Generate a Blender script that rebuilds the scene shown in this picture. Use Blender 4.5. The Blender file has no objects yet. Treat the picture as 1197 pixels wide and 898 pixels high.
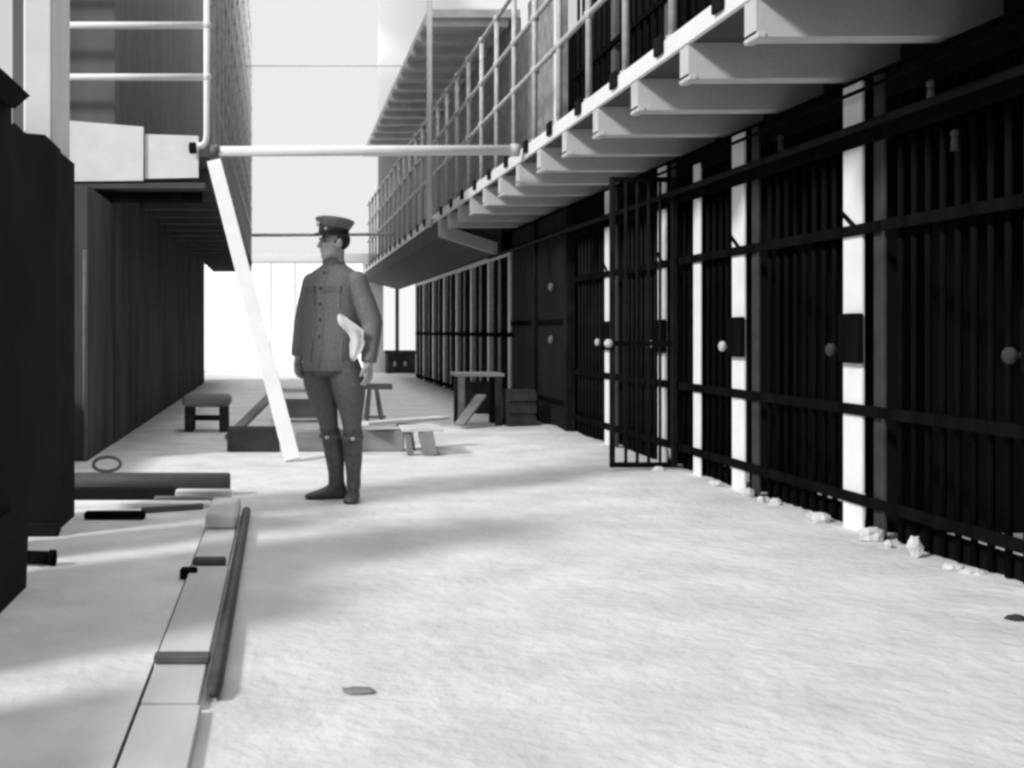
import bpy, math, random
from mathutils import Vector, Matrix, Euler
R = random.Random(7)
F, VX, VY, HC = 1304.0, 328.0, 388.0, 1.09      # focal length (px), vanishing point, eye height
def X(px, y): return (px - VX) * y / F
def Z(py, y): return HC + (VY - py) * y / F
scene = bpy.context.scene
COL = scene.collection
OFF = {}

# ------------------------------------------------------------------ materials
def mat(name, v, rough=.9, spec=.2, bump=0, bscale=40, var=0, vscale=6, stretch=(1, 1, 1), metal=0):
    m = bpy.data.materials.new(name); m.use_nodes = True
    nt = m.node_tree; b = nt.nodes['Principled BSDF']
    b.inputs['Base Color'].default_value = (v, v, v, 1)
    b.inputs['Roughness'].default_value = rough
    b.inputs['Specular IOR Level'].default_value = spec
    b.inputs['Metallic'].default_value = metal
    if var or bump:
        tc = nt.nodes.new('ShaderNodeTexCoord'); mp = nt.nodes.new('ShaderNodeMapping')
        mp.inputs['Scale'].default_value = stretch
        nt.links.new(tc.outputs['Object'], mp.inputs['Vector'])
    if var:
        n = nt.nodes.new('ShaderNodeTexNoise'); n.inputs['Scale'].default_value = vscale
        n.inputs['Detail'].default_value = 5
        r = nt.nodes.new('ShaderNodeValToRGB')
        r.color_ramp.elements[0].position = .3; r.color_ramp.elements[1].position = .7
        lo, hi = v * (1 - var), min(1, v * (1 + var))
        r.color_ramp.elements[0].color = (lo, lo, lo, 1); r.color_ramp.elements[1].color = (hi, hi, hi, 1)
        nt.links.new(mp.outputs[0], n.inputs['Vector']); nt.links.new(n.outputs['Fac'], r.inputs[0])
        nt.links.new(r.outputs[0], b.inputs['Base Color'])
    if bump:
        n = nt.nodes.new('ShaderNodeTexNoise'); n.inputs['Scale'].default_value = bscale
        n.inputs['Detail'].default_value = 4
        bp = nt.nodes.new('ShaderNodeBump'); bp.inputs['Strength'].default_value = bump
        bp.inputs['Distance'].default_value = .02
        nt.links.new(mp.outputs[0], n.inputs['Vector']); nt.links.new(n.outputs['Fac'], bp.inputs['Height'])
        nt.links.new(bp.outputs[0], b.inputs['Normal'])
    return m
def emat(name, v):
    m = bpy.data.materials.new(name); m.use_nodes = True
    nt = m.node_tree; nt.nodes.clear()
    e = nt.nodes.new('ShaderNodeEmission'); e.inputs[0].default_value = (1, 1, 1, 1); e.inputs[1].default_value = v
    o = nt.nodes.new('ShaderNodeOutputMaterial'); nt.links.new(e.outputs[0], o.inputs[0])
    return m
M = dict(
    floor=mat('pale_cement_dust', .74, 1, .05, .7, 14, .13, 2.6),
    black=mat('black_painted_steel', .007, .9, .0, 0, 1, .4, 8, (1, 1, .15)),
    plate=mat('dark_steel_plate', .012, .8, .06, 0, 1, .4, 3, (1, 1, .3)),
    bar=mat('worn_steel_bar', .012, .8, .05, 0, 1, .5, 7),
    cell=mat('cell_shade_black', .010, 1, .0),  # near-black colour holds the shade inside the cells
    white=mat('white_painted_steel', .86, .7, .2, 0, 1, .05, 5),
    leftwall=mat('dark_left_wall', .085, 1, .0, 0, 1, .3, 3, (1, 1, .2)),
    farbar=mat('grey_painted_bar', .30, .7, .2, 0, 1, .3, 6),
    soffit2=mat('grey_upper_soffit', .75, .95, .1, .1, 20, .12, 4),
    grey=mat('grey_steel', .13, .7, .2, 0, 1, .25, 6),
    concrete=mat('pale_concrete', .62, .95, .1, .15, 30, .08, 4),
    stile=mat('dull_grey_stile', .045, .8, .1, 0, 1, .3, 6),
    dark_ground=mat('dark_bounce_cut_ground', .10, 1, .05, .4, 9, .2, 2),
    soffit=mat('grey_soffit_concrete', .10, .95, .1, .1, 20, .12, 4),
    pipe=mat('galvanised_pipe', .52, .5, .4, 0, 1, .2, 12),
    darkpipe=mat('dull_iron_pipe', .13, .5, .4, .1, 30, .3, 10),
    railpipe=mat('rusty_dark_pipe', .07, .6, .2, .1, 30, .3, 8),
    ironpipe=mat('dusty_iron_pipe', .06, .6, .3, .1, 30, .25, 6),
    plank=mat('bleached_plank', .62, .9, .1, .1, 30, .12, 5, (1, .2, 1)),
    wplank=mat('whitewashed_board', .85, .9, .1, .05, 30, .05, 5),
    wood=mat('weathered_timber', .26, .9, .1, .2, 25, .3, 6, (.3, 1, 1)),
    cleat=mat('dark_weathered_timber', .13, .9, .1, .2, 25, .3, 6),
    dwood=mat('dark_timber_and_shade', .045, .9, .1, .2, 25, .3, 6),
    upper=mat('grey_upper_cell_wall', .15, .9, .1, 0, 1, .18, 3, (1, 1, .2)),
    plaster=mat('white_plaster', .85, .95, .05),
    stone=mat('broken_cement_lump', .72, 1, .05, .6, 25, .15, 8),
    wool=mat('grey_wool_serge', .21, 1, .05, .25, 120, .15, 60),
    breech=mat('dark_wool_twill', .17, 1, .05, .25, 120, .15, 60),
    leather=mat('brown_leather', .10, .45, .4, .1, 40, .3, 20),
    skin=mat('skin', .44, .6, .3),
    visor=mat('black_patent_leather', .02, .25, .5),
    brass=mat('polished_brass', .75, .35, .5),
    hair=mat('dark_hair', .03, .8, .2),
    cloth=mat('white_cotton', .85, .95, .1),
    knob=mat('pale_knob_and_highlight', .6, .4, .4),
    glow=emat('daylit_window_glass', 1.6),
    sky=emat('added_skylight_glow', 5.0),
    glow3=emat('added_end_glow_pane', .84),
    glow2=emat('daylit_pane', .95),
)

# ------------------------------------------------------------------ mesh builder
class MB:
    def __init__(s): s.v = []; s.f = []; s.sm = []
    def add(s, vs, fs, smooth=False):
        o = len(s.v); s.v += [tuple(v) for v in vs]
        s.f += [tuple(i + o for i in f) for f in fs]; s.sm += [smooth] * len(fs); return s
    def box(s, x0, x1, y0, y1, z0, z1, c=0):
        """box with chamfered edges (c)"""
        x0, x1 = sorted((x0, x1)); y0, y1 = sorted((y0, y1)); z0, z1 = sorted((z0, z1))
        c = min(c, .45 * min(x1 - x0, y1 - y0, z1 - z0))
        if c <= 0:
            v = [(x, y, z) for z in (z0, z1) for y in (y0, y1) for x in (x0, x1)]
            return s.add(v, [(0, 2, 3, 1), (4, 5, 7, 6), (0, 1, 5, 4), (2, 6, 7, 3), (0, 4, 6, 2), (1, 3, 7, 5)])
        return s.hull_box(Vector(((x0 + x1) / 2, (y0 + y1) / 2, (z0 + z1) / 2)), Matrix.Identity(3),
                          ((x1 - x0) / 2, (y1 - y0) / 2, (z1 - z0) / 2), c)
    def hull_box(s, ctr, rot, h, c):
        pts = []
        for sx in (-1, 1):
            for sy in (-1, 1):
                for sz in (-1, 1):
                    for k in range(3):
                        p = [sx * (h[0] - c), sy * (h[1] - c), sz * (h[2] - c)]
                        p[k] += (sx, sy, sz)[k] * c
                        pts.append(ctr + rot @ Vector(p))
        def I(sx, sy, sz, k): return ((sx > 0) * 4 + (sy > 0) * 2 + (sz > 0)) * 3 + k
        fs = []
        for k in range(3):
            for sg in (-1, 1):
                a = []
                for (u, w) in ((-1, -1), (1, -1), (1, 1), (-1, 1)):
                    t = [0, 0, 0]; t[k] = sg; t[(k + 1) % 3] = u; t[(k + 2) % 3] = w
                    a.append(I(*t, k))
                fs.append(a if sg > 0 else a[::-1])
        for k in range(3):
            i, j = (k + 1) % 3, (k + 2) % 3
            for si in (-1, 1):
                for sj in (-1, 1):
                    q = []
                    for (sk, ax) in ((-1, i), (1, i), (1, j), (-1, j)):
                        t = [0, 0, 0]; t[i] = si; t[j] = sj; t[k] = sk
                        q.append(I(*t, ax))
                    fs.append(q if si * sj < 0 else q[::-1])
        for sx in (-1, 1):
            for sy in (-1, 1):
                for sz in (-1, 1):
                    t = [I(sx, sy, sz, k) for k in range(3)]
                    fs.append(t if sx * sy * sz > 0 else t[::-1])
        return s.add(pts, fs)
    def beam(s, a, b, w, h, c=.004, up=(0, 0, 1)):
        """rectangular bar from a to b, w wide, h high"""
        a, b = Vector(a), Vector(b); d = (b - a).normalized()
        sd = d.cross(Vector(up))
        if sd.length < 1e-4: sd = Vector((1, 0, 0))
        sd.normalize(); u = sd.cross(d)
        rot = Matrix((sd, d, u)).transposed()
        return s.hull_box((a + b) / 2, rot, (w / 2, (b - a).length / 2, h / 2), c)
    def loft(s, rings, smooth=True, cap=True):
        n = len(rings[0]); vs = [p for r in rings for p in r]; fs = []
        for i in range(len(rings) - 1):
            for j in range(n):
                fs.append((i * n + j, i * n + (j + 1) % n, (i + 1) * n + (j + 1) % n, (i + 1) * n + j))
        if cap:
            fs.append(tuple(range(n))[::-1]); fs.append(tuple((len(rings) - 1) * n + j for j in range(n)))
        return s.add(vs, fs, smooth)
    def tube(s, path, rad, n=10, flat=1.0):
        path = [Vector(p) for p in path]
        rad = rad if isinstance(rad, (list, tuple)) else [rad] * len(path)
        rings = []; ref = None
        for i, p in enumerate(path):
            t = (path[min(i + 1, len(path) - 1)] - path[max(i - 1, 0)]).normalized()
            if ref is None: ref = Vector((0, 0, 1)) if abs(t.z) < .9 else Vector((1, 0, 0))
            u = t.cross(ref).normalized(); w = u.cross(t).normalized(); ref = w
            rings.append([p + (u * math.cos(a) + w * math.sin(a) * flat) * rad[i] for a in [2 * math.pi * k / n for k in range(n)]])
        return s.loft(rings)
    def ell(s, c, r, rot=None, n=16, m=10):
        c = Vector(c); rot = rot or Matrix.Identity(3); rings = []
        for i in range(1, m):
            t = math.pi * i / m
            rings.append([c + rot @ Vector((r[0] * math.sin(t) * math.cos(a), r[1] * math.sin(t) * math.sin(a), -r[2] * math.cos(t)))
                          for a in [2 * math.pi * k / n for k in range(n)]])
        return s.loft(rings)
    def capsule(s, a, b, ra, rb, n=12):
        a, b = Vector(a), Vector(b); d = (b - a).normalized(); L = (b - a).length
        P, Q = [], []
        for t in (1, .8, .5, .2):
            P.append(a - d * ra * math.sin(t * math.pi / 2) * .98); Q.append(max(.05, math.cos(t * math.pi / 2)) * ra)
        for k in range(0, 5): P.append(a + d * L * k / 4); Q.append(ra + (rb - ra) * k / 4)
        for t in (.2, .5, .8, 1):
            P.append(b + d * rb * math.sin(t * math.pi / 2) * .98); Q.append(max(.05, math.cos(t * math.pi / 2)) * rb)
        return s.tube(P, Q, n)
    def prism(s, poly, axis, a, b):
        """extrude a 2-D polygon along an axis from a to b; poly in the other two axes"""
        def P(u, w, t):
            return {'x': (t, u, w), 'y': (u, t, w), 'z': (u, w, t)}[axis]
        n = len(poly)
        vs = [P(u, w, a) for u, w in poly] + [P(u, w, b) for u, w in poly]
        fs = [tuple(range(n)), tuple(range(n, 2 * n))[::-1]]
        for i in range(n): fs.append((i, i + n, (i + 1) % n + n, (i + 1) % n))
        return s.add(vs, fs)
    def mesh(s, name, off=(0, 0, 0)):
        me = bpy.data.meshes.new(name)
        me.from_pydata([(v[0] - off[0], v[1] - off[1], v[2] - off[2]) for v in s.v], [], s.f)
        me.polygons.foreach_set('use_smooth', s.sm)
        import bmesh
        bm = bmesh.new(); bm.from_mesh(me); bmesh.ops.recalc_face_normals(bm, faces=bm.faces); bm.to_mesh(me); bm.free()
        return me
    def build(s, name, m, parent=None, origin=None):
        base = OFF[parent] if parent else Vector((0, 0, 0))
        if origin is None:
            if parent: origin = base
            else:
                xs, ys, zs = zip(*s.v); origin = Vector(((min(xs) + max(xs)) / 2, (min(ys) + max(ys)) / 2, min(zs)))
        origin = Vector(origin)
        o = bpy.data.objects.new(name, s.mesh(name, origin)); COL.objects.link(o)
        o.data.materials.append(m)
        o.location = origin - base
        if parent: o.parent = parent
        OFF[o] = origin
        return o

def tag(o, label, cat, group=None):
    o['label'] = label; o['category'] = cat
    if group: o['group'] = group
    return o
def struct(o): o['kind'] = 'structure'; return o
def thing(name, label, cat, loc, group=None):
    o = bpy.data.objects.new(name, None); COL.objects.link(o); o.location = loc; OFF[o] = Vector(loc)
    o.empty_display_size = .1
    return tag(o, label, cat, group)
def copy_part(src, parent, world):
    o = src.copy(); COL.objects.link(o); o.parent = parent; o.location = Vector(world) - OFF[parent]; OFF[o] = Vector(world)
    return o
ORD = ['first', 'second', 'third', 'fourth', 'fifth', 'sixth', 'seventh', 'eighth', 'ninth', 'tenth', 'eleventh',
       'twelfth', 'thirteenth', 'fourteenth', 'fifteenth', 'sixteenth']

# ------------------------------------------------------------------ camera, light, world
cam = bpy.data.cameras.new('camera'); co = bpy.data.objects.new('camera', cam); COL.objects.link(co)
co.location = (0, 0, HC); co.rotation_euler = (math.pi / 2, 0, 0)
cam.sensor_width = 36; cam.lens = F / 1197 * 36
cam.shift_x = (598.5 - VX) / 1197; cam.shift_y = -(449 - VY) / 1197
cam.clip_end = 300
scene.camera = co
w = bpy.data.worlds.new('sky'); scene.world = w; w.use_nodes = True
bg = w.node_tree.nodes['Background']; bg.inputs[0].default_value = (1, 1, 1, 1); bg.inputs[1].default_value = .66
sun = bpy.data.lights.new('sun', 'SUN'); so = bpy.data.objects.new('sun', sun); COL.objects.link(so)
sun.energy = 2.85; sun.angle = math.radians(8)
sd = Vector((1, .66, -.80)).normalized()
so.rotation_euler = sd.to_track_quat('-Z', 'Y').to_euler(); so.location = (-6, -2, 8)
vs = scene.view_settings
vs.view_transform = 'Standard'; vs.look = 'None'; vs.gamma = 1; vs.exposure = 0; vs.use_curve_mapping = False
scene.cycles.filter_width = 3.0

# ------------------------------------------------------------------ setting
FLZ = 0.0
b = MB()
# ground as a gently uneven grid near the camera
nx, ny = 30, 110
x0, x1, y0, y1 = -2.9, 5.2, 1.6, 32.
vsl = []; fsl = []
for j in range(ny + 1):
    for i in range(nx + 1):
        x = x0 + (x1 - x0) * i / nx; y = y0 + (y1 - y0) * j / ny
        rub = .02 * max(0, 1 - abs(x - 3.1) / .5) * (math.sin(y * 3.1) + math.sin(y * 7.3 + x * 5) + 1.2) * .5
        vsl.append((x, y, rub))
for j in range(ny):
    for i in range(nx):
        a = j * (nx + 1) + i; fsl.append((a, a + 1, a + nx + 2, a + nx + 1))
b.add(vsl, fsl, True)
b.box(x0, x1, y0, y1, -.3, -.002)
struct(b.build('floor', M['floor'], origin=(0, 0, 0)))
b = MB(); b.box(-12, -2.9, -6.5, 32, -.3, 0); b.box(-2.9, 9, -6.5, 1.6, -.3, 0); b.box(5.2, 9, 1.6, 32, -.3, 0)  # outer ground out of view, coloured dark to cut bounce onto the beams
struct(b.build('floor_bounce_cut', M['dark_ground'], origin=(0, 0, 0)))

XW = 3.15
YS = 6.09; DY = 1.525
def YK(k): return YS + DY * k
# cell block shell behind the bars: back wall, partitions, roof slab
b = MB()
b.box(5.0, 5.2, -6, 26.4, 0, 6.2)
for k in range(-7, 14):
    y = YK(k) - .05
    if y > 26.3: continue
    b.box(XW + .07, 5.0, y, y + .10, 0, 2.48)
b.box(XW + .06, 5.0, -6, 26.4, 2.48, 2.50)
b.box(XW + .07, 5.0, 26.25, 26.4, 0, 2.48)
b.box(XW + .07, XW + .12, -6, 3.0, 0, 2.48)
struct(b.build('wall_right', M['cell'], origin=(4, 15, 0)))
# upper tier wall of the right block
b = MB()
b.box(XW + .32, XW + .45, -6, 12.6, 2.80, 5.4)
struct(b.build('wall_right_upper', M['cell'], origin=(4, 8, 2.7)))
b = MB()
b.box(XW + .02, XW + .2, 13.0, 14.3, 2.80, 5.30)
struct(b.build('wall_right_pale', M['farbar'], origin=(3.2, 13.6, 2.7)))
b = MB()
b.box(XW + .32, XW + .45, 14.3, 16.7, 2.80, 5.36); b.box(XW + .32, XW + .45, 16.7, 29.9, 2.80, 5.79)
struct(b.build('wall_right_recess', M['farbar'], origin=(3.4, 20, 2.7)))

# left block: lower solid front and end, upper front and end
b = MB()
b.box(-4.2, -1.62, 10.9, 23.7, 0, 2.80); b.box(-2.62, -1.63, 9.4, 10.9, 0, 2.33)  # nearer low box added to deepen shade on the floor beside it
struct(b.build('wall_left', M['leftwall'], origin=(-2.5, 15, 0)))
b = MB()
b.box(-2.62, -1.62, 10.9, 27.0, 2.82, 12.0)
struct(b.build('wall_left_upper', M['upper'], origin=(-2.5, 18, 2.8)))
b = MB(); b.box(-1.60, -.74, 26.9, 27.0, 2.85, 12.0)
struct(b.build('wall_left_end', M['upper'], origin=(-1.2, 27, 2.85)))

# end wall with its two windows
YE = 30.0
wl = (X(236, YE), X(426, YE), Z(462, YE), Z(306, YE))
wr = (X(446, YE), X(488, YE), Z(412, YE), Z(329, YE))
wl = (wl[0], wl[1], .02, wl[3]); w3 = (-.95, wr[0] - .04, 3.15, 11)
b = MB()
for (u, v, lo, hi) in ((-6, wl[0], 0, 11), (wl[0], w3[0], wl[3], 11), (w3[0], wl[1], wl[3], w3[2]), (wl[1], w3[1], 0, w3[2]),
                       (w3[1], wr[0], 0, 11), (wr[0], wr[1], 0, wr[2]), (wr[0], wr[1], wr[3], 11), (wr[1], 7, 0, 11)):
    b.box(u, v, YE, YE + .3, lo, hi)
struct(b.build('wall_far', M['plaster'], origin=(0, YE, 0)))
def window(name, r, mull, glow):
    e = bpy.data.objects.new(name, None); COL.objects.link(e); e.location = (r[0], YE + .1, r[2]); OFF[e] = Vector(e.location)
    struct(e)
    MB().box(r[0], r[1], YE + .12, YE + .16, r[2], r[3]).build('window_pane', glow, e)
    fb = MB(); t = .05
    fb.box(r[0], r[0] + t, YE + .02, YE + .11, r[2], r[3]); fb.box(r[1] - t, r[1], YE + .02, YE + .11, r[2], r[3])
    fb.box(r[0] + t, r[1] - t, YE + .02, YE + .11, r[3] - t, r[3]); fb.box(r[0] + t, r[1] - t, YE + .02, YE + .11, r[2], r[2] + t)
    fb.build('window_frame', M['white'], e)
    for m in mull:
        MB().box(m - .045, m + .045, YE + .02, YE + .11, r[2] + t, r[3] - t).build('mullion', M['upper'] if name == 'window_2' else M['white'], e)
b = MB(); b.box(-2.05, -1.98, 7.6, 9.38, 0, .7)  # unseen low wall added to shade the left floor
struct(b.build('added_left_shade_wall', M['leftwall'], origin=(-2, 8, 0)))
b = MB(); b.box(-2.5, 6, -6.4, -6.1, 0, 9)
struct(b.build('wall_back', M['upper'], origin=(0, -6.2, 0)))
window('window_1', wl, [X(317, YE), X(345, YE)], M['glow'])
window('added_end_glow', w3, [], M['glow3'])  # glowing pane added so the upper end of the hall turns white
window('window_2', wr, [X(464.5, YE)], M['glow2'])

e = bpy.data.objects.new('added_skylight', None); COL.objects.link(e); e.location = (.7, 20, 12); OFF[e] = Vector(e.location); struct(e)  # unseen skylight added to brighten the far corridor floor
MB().box(-.7, 2.2, 9.5, 29.9, 12.05, 12.1).build('window_pane', M['sky'], e)
fb = MB()
for i in range(13): fb.box(-.7, 2.2, 9.5 + 1.69 * i, 9.56 + 1.69 * i, 11.95, 12.04)
fb.box(-.8, -.71, 9.4, 29.9, 11.9, 12.12); fb.box(2.21, 2.3, 9.4, 29.9, 11.9, 12.12)
fb.build('window_frame', M['white'], e)

# unseen low screen added on the left to cast floor shade and sun patches
b = MB()
for (a, c, h) in ((-4, 2.0, .62), (2.0, 2.70, .95), (3.12, 4.78, 1.45), (5.06, 5.60, 1.45)):
    b.box(-1.62, -1.56, a, c, 0, h, .004)
struct(b.build('added_sun_screen', M['plate'], origin=(-1.6, 2, 0)))

# ------------------------------------------------------------------ right-hand cell fronts
bar_src = {}
def bar_mesh(h, r, m):
    key = (round(h, 3), r, m.name)
    if key not in bar_src:
        me = MB().tube([(0, 0, 0), (0, 0, h)], r, 8).mesh('bar'); me.materials.append(m); bar_src[key] = me
    return bar_src[key]
def bar(parent, x, y, z, h, r, m, name='bar'):
    o = bpy.data.objects.new(name, bar_mesh(h, r, m)); COL.objects.link(o); o.parent = parent
    o.location = Vector((x, y, z)) - OFF[parent]; OFF[o] = Vector((x, y, z)); return o

STRAPS = (.19, .67, 1.64, 2.13)
low_labels = {
 -1: 'unlit black barred cell front nearest the camera at the photo right edge',
 0: 'barred cell front whose broad white post stands nearest the camera',
 1: 'barred cell front with second white post and a thin white door edge',
 2: 'barred cell front behind the open gate, third white post from the camera',
 3: 'barred cell front beyond the open gate, with a thin pale post',
}
def cell_front(k):
    ya, yb = YK(k), YK(k + 1)
    pw = (.10, .10, .092, .08, .08)[max(0, min(4, k))]
    far = k >= 6
    lab = low_labels.get(k) or 'far barred cell front of the lower right tier, %s past the blank steel panels' % ORD[k - 6]
    t = thing('cell_front', lab, 'cell front', (XW, (ya + yb) / 2, 0), 'barred cell fronts of the lower right tier')
    ztop = 2.44 if k < 6 else 2.16
    pm = M['white'] if k < 6 else M['pipe']
    MB().box(XW - .03, XW - (.012 if k < 6 else -.04), ya - pw, ya + pw, 0, ztop, .003).build('post', pm, t)
    if k < 6:
        MB().box(XW - .02, XW + .0, ya - pw - .20, ya - pw - .10, 0, ztop, .004).build('door_stile', M['stile'], t)
    if k == 1:
        ym = 8.37
        MB().box(XW - .03, XW - .012, ym - .068, ym + .068, 0, 2.35, .004).build('door_edge', M['white'], t)
    # bars
    nb = 9
    bm = M['black'] if k < 2 else M['bar']
    if far:
        ym = ya + .76
        MB().box(XW - .02, XW + .04, ym - .05, ym + .05, 0, ztop, .003).build('door_stile', M['farbar'], t)
    for i in range(nb):
        y = ya + pw + .07 + (yb - ya - 2 * pw - .36) * i / (nb - 1)
        if k == 1 and abs(y - 8.37) < .09: continue
        bar(t, XW + .02, y, .02, ztop - .04, .016 if not far else .028, bm)
    for z in (STRAPS if k < 6 else (.10, 1.05)):
        h = .058 if z != 2.13 else .085
        s_ = MB().box(XW - .05, XW - .031, ya - (pw + .20), yb - (pw + .22), z - h / 2, z + h / 2, .002)
        s_.build('strap', M['black'], t)
    if k < 6:
        MB().box(XW - .07, XW - .03, ya - .125, ya + .082, .92, 1.19, .006).build('lock_box', M['black'], t)
        kb = MB().tube([(XW - .03, ya + .125, .99), (XW - .07, ya + .125, .99)], .012, 8)
        kb.ell((XW - .085, ya + .125, .99), (.028, .034, .038), n=10, m=8)
        kb.build('lock_knob', M['stile'] if k < 1 else M['pipe'], t)
        MB().beam((XW - .036, ya + .10, 1.75), (XW - .036, ya - .04, 1.66), .02, .02, .002, (1, 0, 0)).build('latch', M['black'], t)
        MB().box(XW - .02, XW + .05, ya + pw, yb - pw - .23, 2.30, ztop, .004).build('header', M['black'], t)
        MB().box(XW + .04, XW + .06, ya + pw, yb - .33, .0, .12, .004).build('sill_plate', M['black'], t)
    else:
        MB().box(XW - .04, XW + .05, ya - .08, yb - .1, 2.14, 2.20, .004).build('header', M['white'], t)
        MB().box(XW + .06, XW + .07, ya + pw, yb - .12, .0, .62, .002).build('sill_plate', M['plate'], t)
    return t
for k in (-1, 0, 1, 2, 3): cell_front(k)
for k in range(6, 13): cell_front(k)
# two bays closed with blank steel panels
for k in (4, 5):
    ya, yb = YK(k), YK(k + 1)
    t = thing('steel_panel', ('blank dark steel panel closing a cell, nearer one beside the bars',
                              'blank dark steel panel closing a cell, the farther of the two')[k - 4], 'panel', (XW, (ya + yb) / 2, 0), 'blank steel panels')
    MB().box(XW - .02, XW + .05, ya + .05, yb - .15, 0, 2.44, .004).build('plate', M['plate'], t)
    MB().box(XW - .05, XW + .05, ya - .08, ya + .045, 0, 2.44, .004).build('stile', M['bar'], t)
    for z in (.3, 1.2, 2.2):
        MB().box(XW - .035, XW - .021, ya + .05, yb - .15, z - .03, z + .03, .003).build('stiffener', M['black'], t)
    if k == 4:
        for z in (1.0, 1.6):
            MB().ell((XW - .06, ya + .55, z), (.035, .03, .05), n=10, m=8).build('knob', M['grey'], t)
tag(MB().tube([(XW - .13, 4.4, 2.16), (XW - .13, 16.2, 2.16)], .022, 8).build('locking_bar', M['bar']),
    'long dark locking bar running above the right-hand cell doors', 'bar')
tag(MB().tube([(XW - .10, 4.4, 2.36), (XW - .10, 9.2, 2.36)], .012, 8).build('wire_conduit', M['black']),
    'thin black conduit under the gallery above the nearest cells', 'conduit')
for i, (y, z) in enumerate(((5.31, 2.24), (6.9, 2.26), (5.12, 1.97))):
    b = MB().tube([(XW - .055, y, z + .02), (XW - .055, y, z - .05)], [.014, .02], 10)
    b.ell((XW - .055, y, z + .03), (.02, .02, .02), n=10, m=8)
    tag(b.build('insulator', M['stile'] if i != 0 else M['grey']), ('pale insulator on the black wall above the nearest cell',
        'pale insulator between the two nearest white posts, under the gallery', 'small pale fitting lower on the nearest black cell front')[i], 'insulator')

# open barred gate standing out from the right wall
YG = 8.72
gx0, gx1 = X(713, YG), XW - .06
t = thing('barred_gate', 'open barred cell gate swung out from the right wall', 'gate', (gx1, YG, .03))
MB().box(gx0, gx0 + .035, YG - .02, YG + .02, .03, 2.30, .003).build('gate_stile', M['bar'], t)
MB().box(gx1 - .035, gx1, YG - .02, YG + .02, .03, 2.30, .003).build('gate_stile', M['bar'], t)
for z in (.03, .98, 2.26):
    MB().box(gx0 + .035, gx1 - .035, YG - .012, YG + .012, z, z + .04, .003).build('gate_rail', M['black'], t)
for i in range(4):
    bar(t, gx0 + .035 + (gx1 - gx0 - .07) * (i + 1) / 5, YG, .07, 2.19, .013, M['bar'], 'gate_bar')
kb = MB().ell((gx0 - .02, YG - .03, 1.0), (.035, .035, .035), n=10, m=8); kb.build('gate_knob', M['knob'], t)

# ------------------------------------------------------------------ right gallery
GX = 2.27
t = thing('gallery_walkway', 'right-hand gallery walkway on white beams above the cells', 'walkway', (2.7, 10, 2.5))
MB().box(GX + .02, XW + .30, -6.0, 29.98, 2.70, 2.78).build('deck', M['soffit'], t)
MB().box(GX - .01, GX + .019, -6.0, 29.98, 2.695, 2.81, .004).build('edge_plate', M['white'], t)
for i in range(-12, 12):
    y = 5.36 + .883 * i
    bm_ = MB()
    # tapered cantilever: rounded nose, lower lip, web and flange
    sec = [(GX, 2.70), (GX, 2.515)]
    for a in range(0, 5):
        an = math.pi + a * math.pi / 8
        sec.append((GX + .03 + .03 * math.cos(an), 2.53 + .03 * math.sin(an)))
    sec += [(XW + .30, 2.505), (XW + .30, 2.70)]
    bm_.prism(sec, 'y', y - .035, y + .10)
    bm_.box(GX - .004, GX + .05, y - .045, y + .105, 2.488, 2.52, .008)
    bm_.build('beam', M['concrete'], t)
# far half: solid sloping soffit
ys = 16.0
b = MB().prism([(GX, 2.70), (GX, 2.46), (GX + .06, 2.45), (XW + .02, 2.22), (XW + .02, 2.70)], 'y', ys, 29.98)
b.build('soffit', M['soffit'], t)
b = MB().prism([(GX - .012, 2.699), (GX - .012, 2.45), (GX + .06, 2.43), (XW - .06, 2.19), (XW - .06, 2.36), (GX + .1, 2.6), (GX + .1, 2.699)], 'y', ys - .12, ys - .005)
b.build('end_beam', M['concrete'], t)

t = thing('gallery_railing', 'three-rail pipe railing along the right-hand gallery edge', 'railing', (GX, 10, 2.78))
RZ = (3.49, 3.97, 4.47)
railing = t
ps = [6.63 + .90 * i for i in range(-5, 26)]
psrc = None
for y in ps:
    if y > 29.9: break
    pb = MB().tube([(0, 0, .0), (0, 0, 1.70)], .026, 8)
    pb.box(-.05, .05, -.05, .05, .0, .018, .003)
    pb.tube([(0, 0, .018), (0, 0, .06)], .04, 8)
    for z in RZ: pb.ell((0, 0, z - 2.795), (.042, .042, .045), n=8, m=6)
    MB().box(GX - .034, GX - .0115, y - .06, y + .07, 2.735, 2.845, .006).build('foot_bracket', M['plate'], t)
    if psrc is None:
        pb2 = MB(); pb2.v = [(v[0] + GX + .06, v[1] + y, v[2] + 2.79) for v in pb.v]; pb2.f = pb.f; pb2.sm = pb.sm
        psrc = pb2.build('railing_post', M['pipe'], t, origin=(GX + .06, y, 2.79))
    else: copy_part(psrc, t, (GX + .06, y, 2.79))
for z in RZ:
    MB().tube([(GX + .06, 1.0, z), (GX + .06, 29.9, z)], .024, 8).build('rail', M['pipe'], t)

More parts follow.
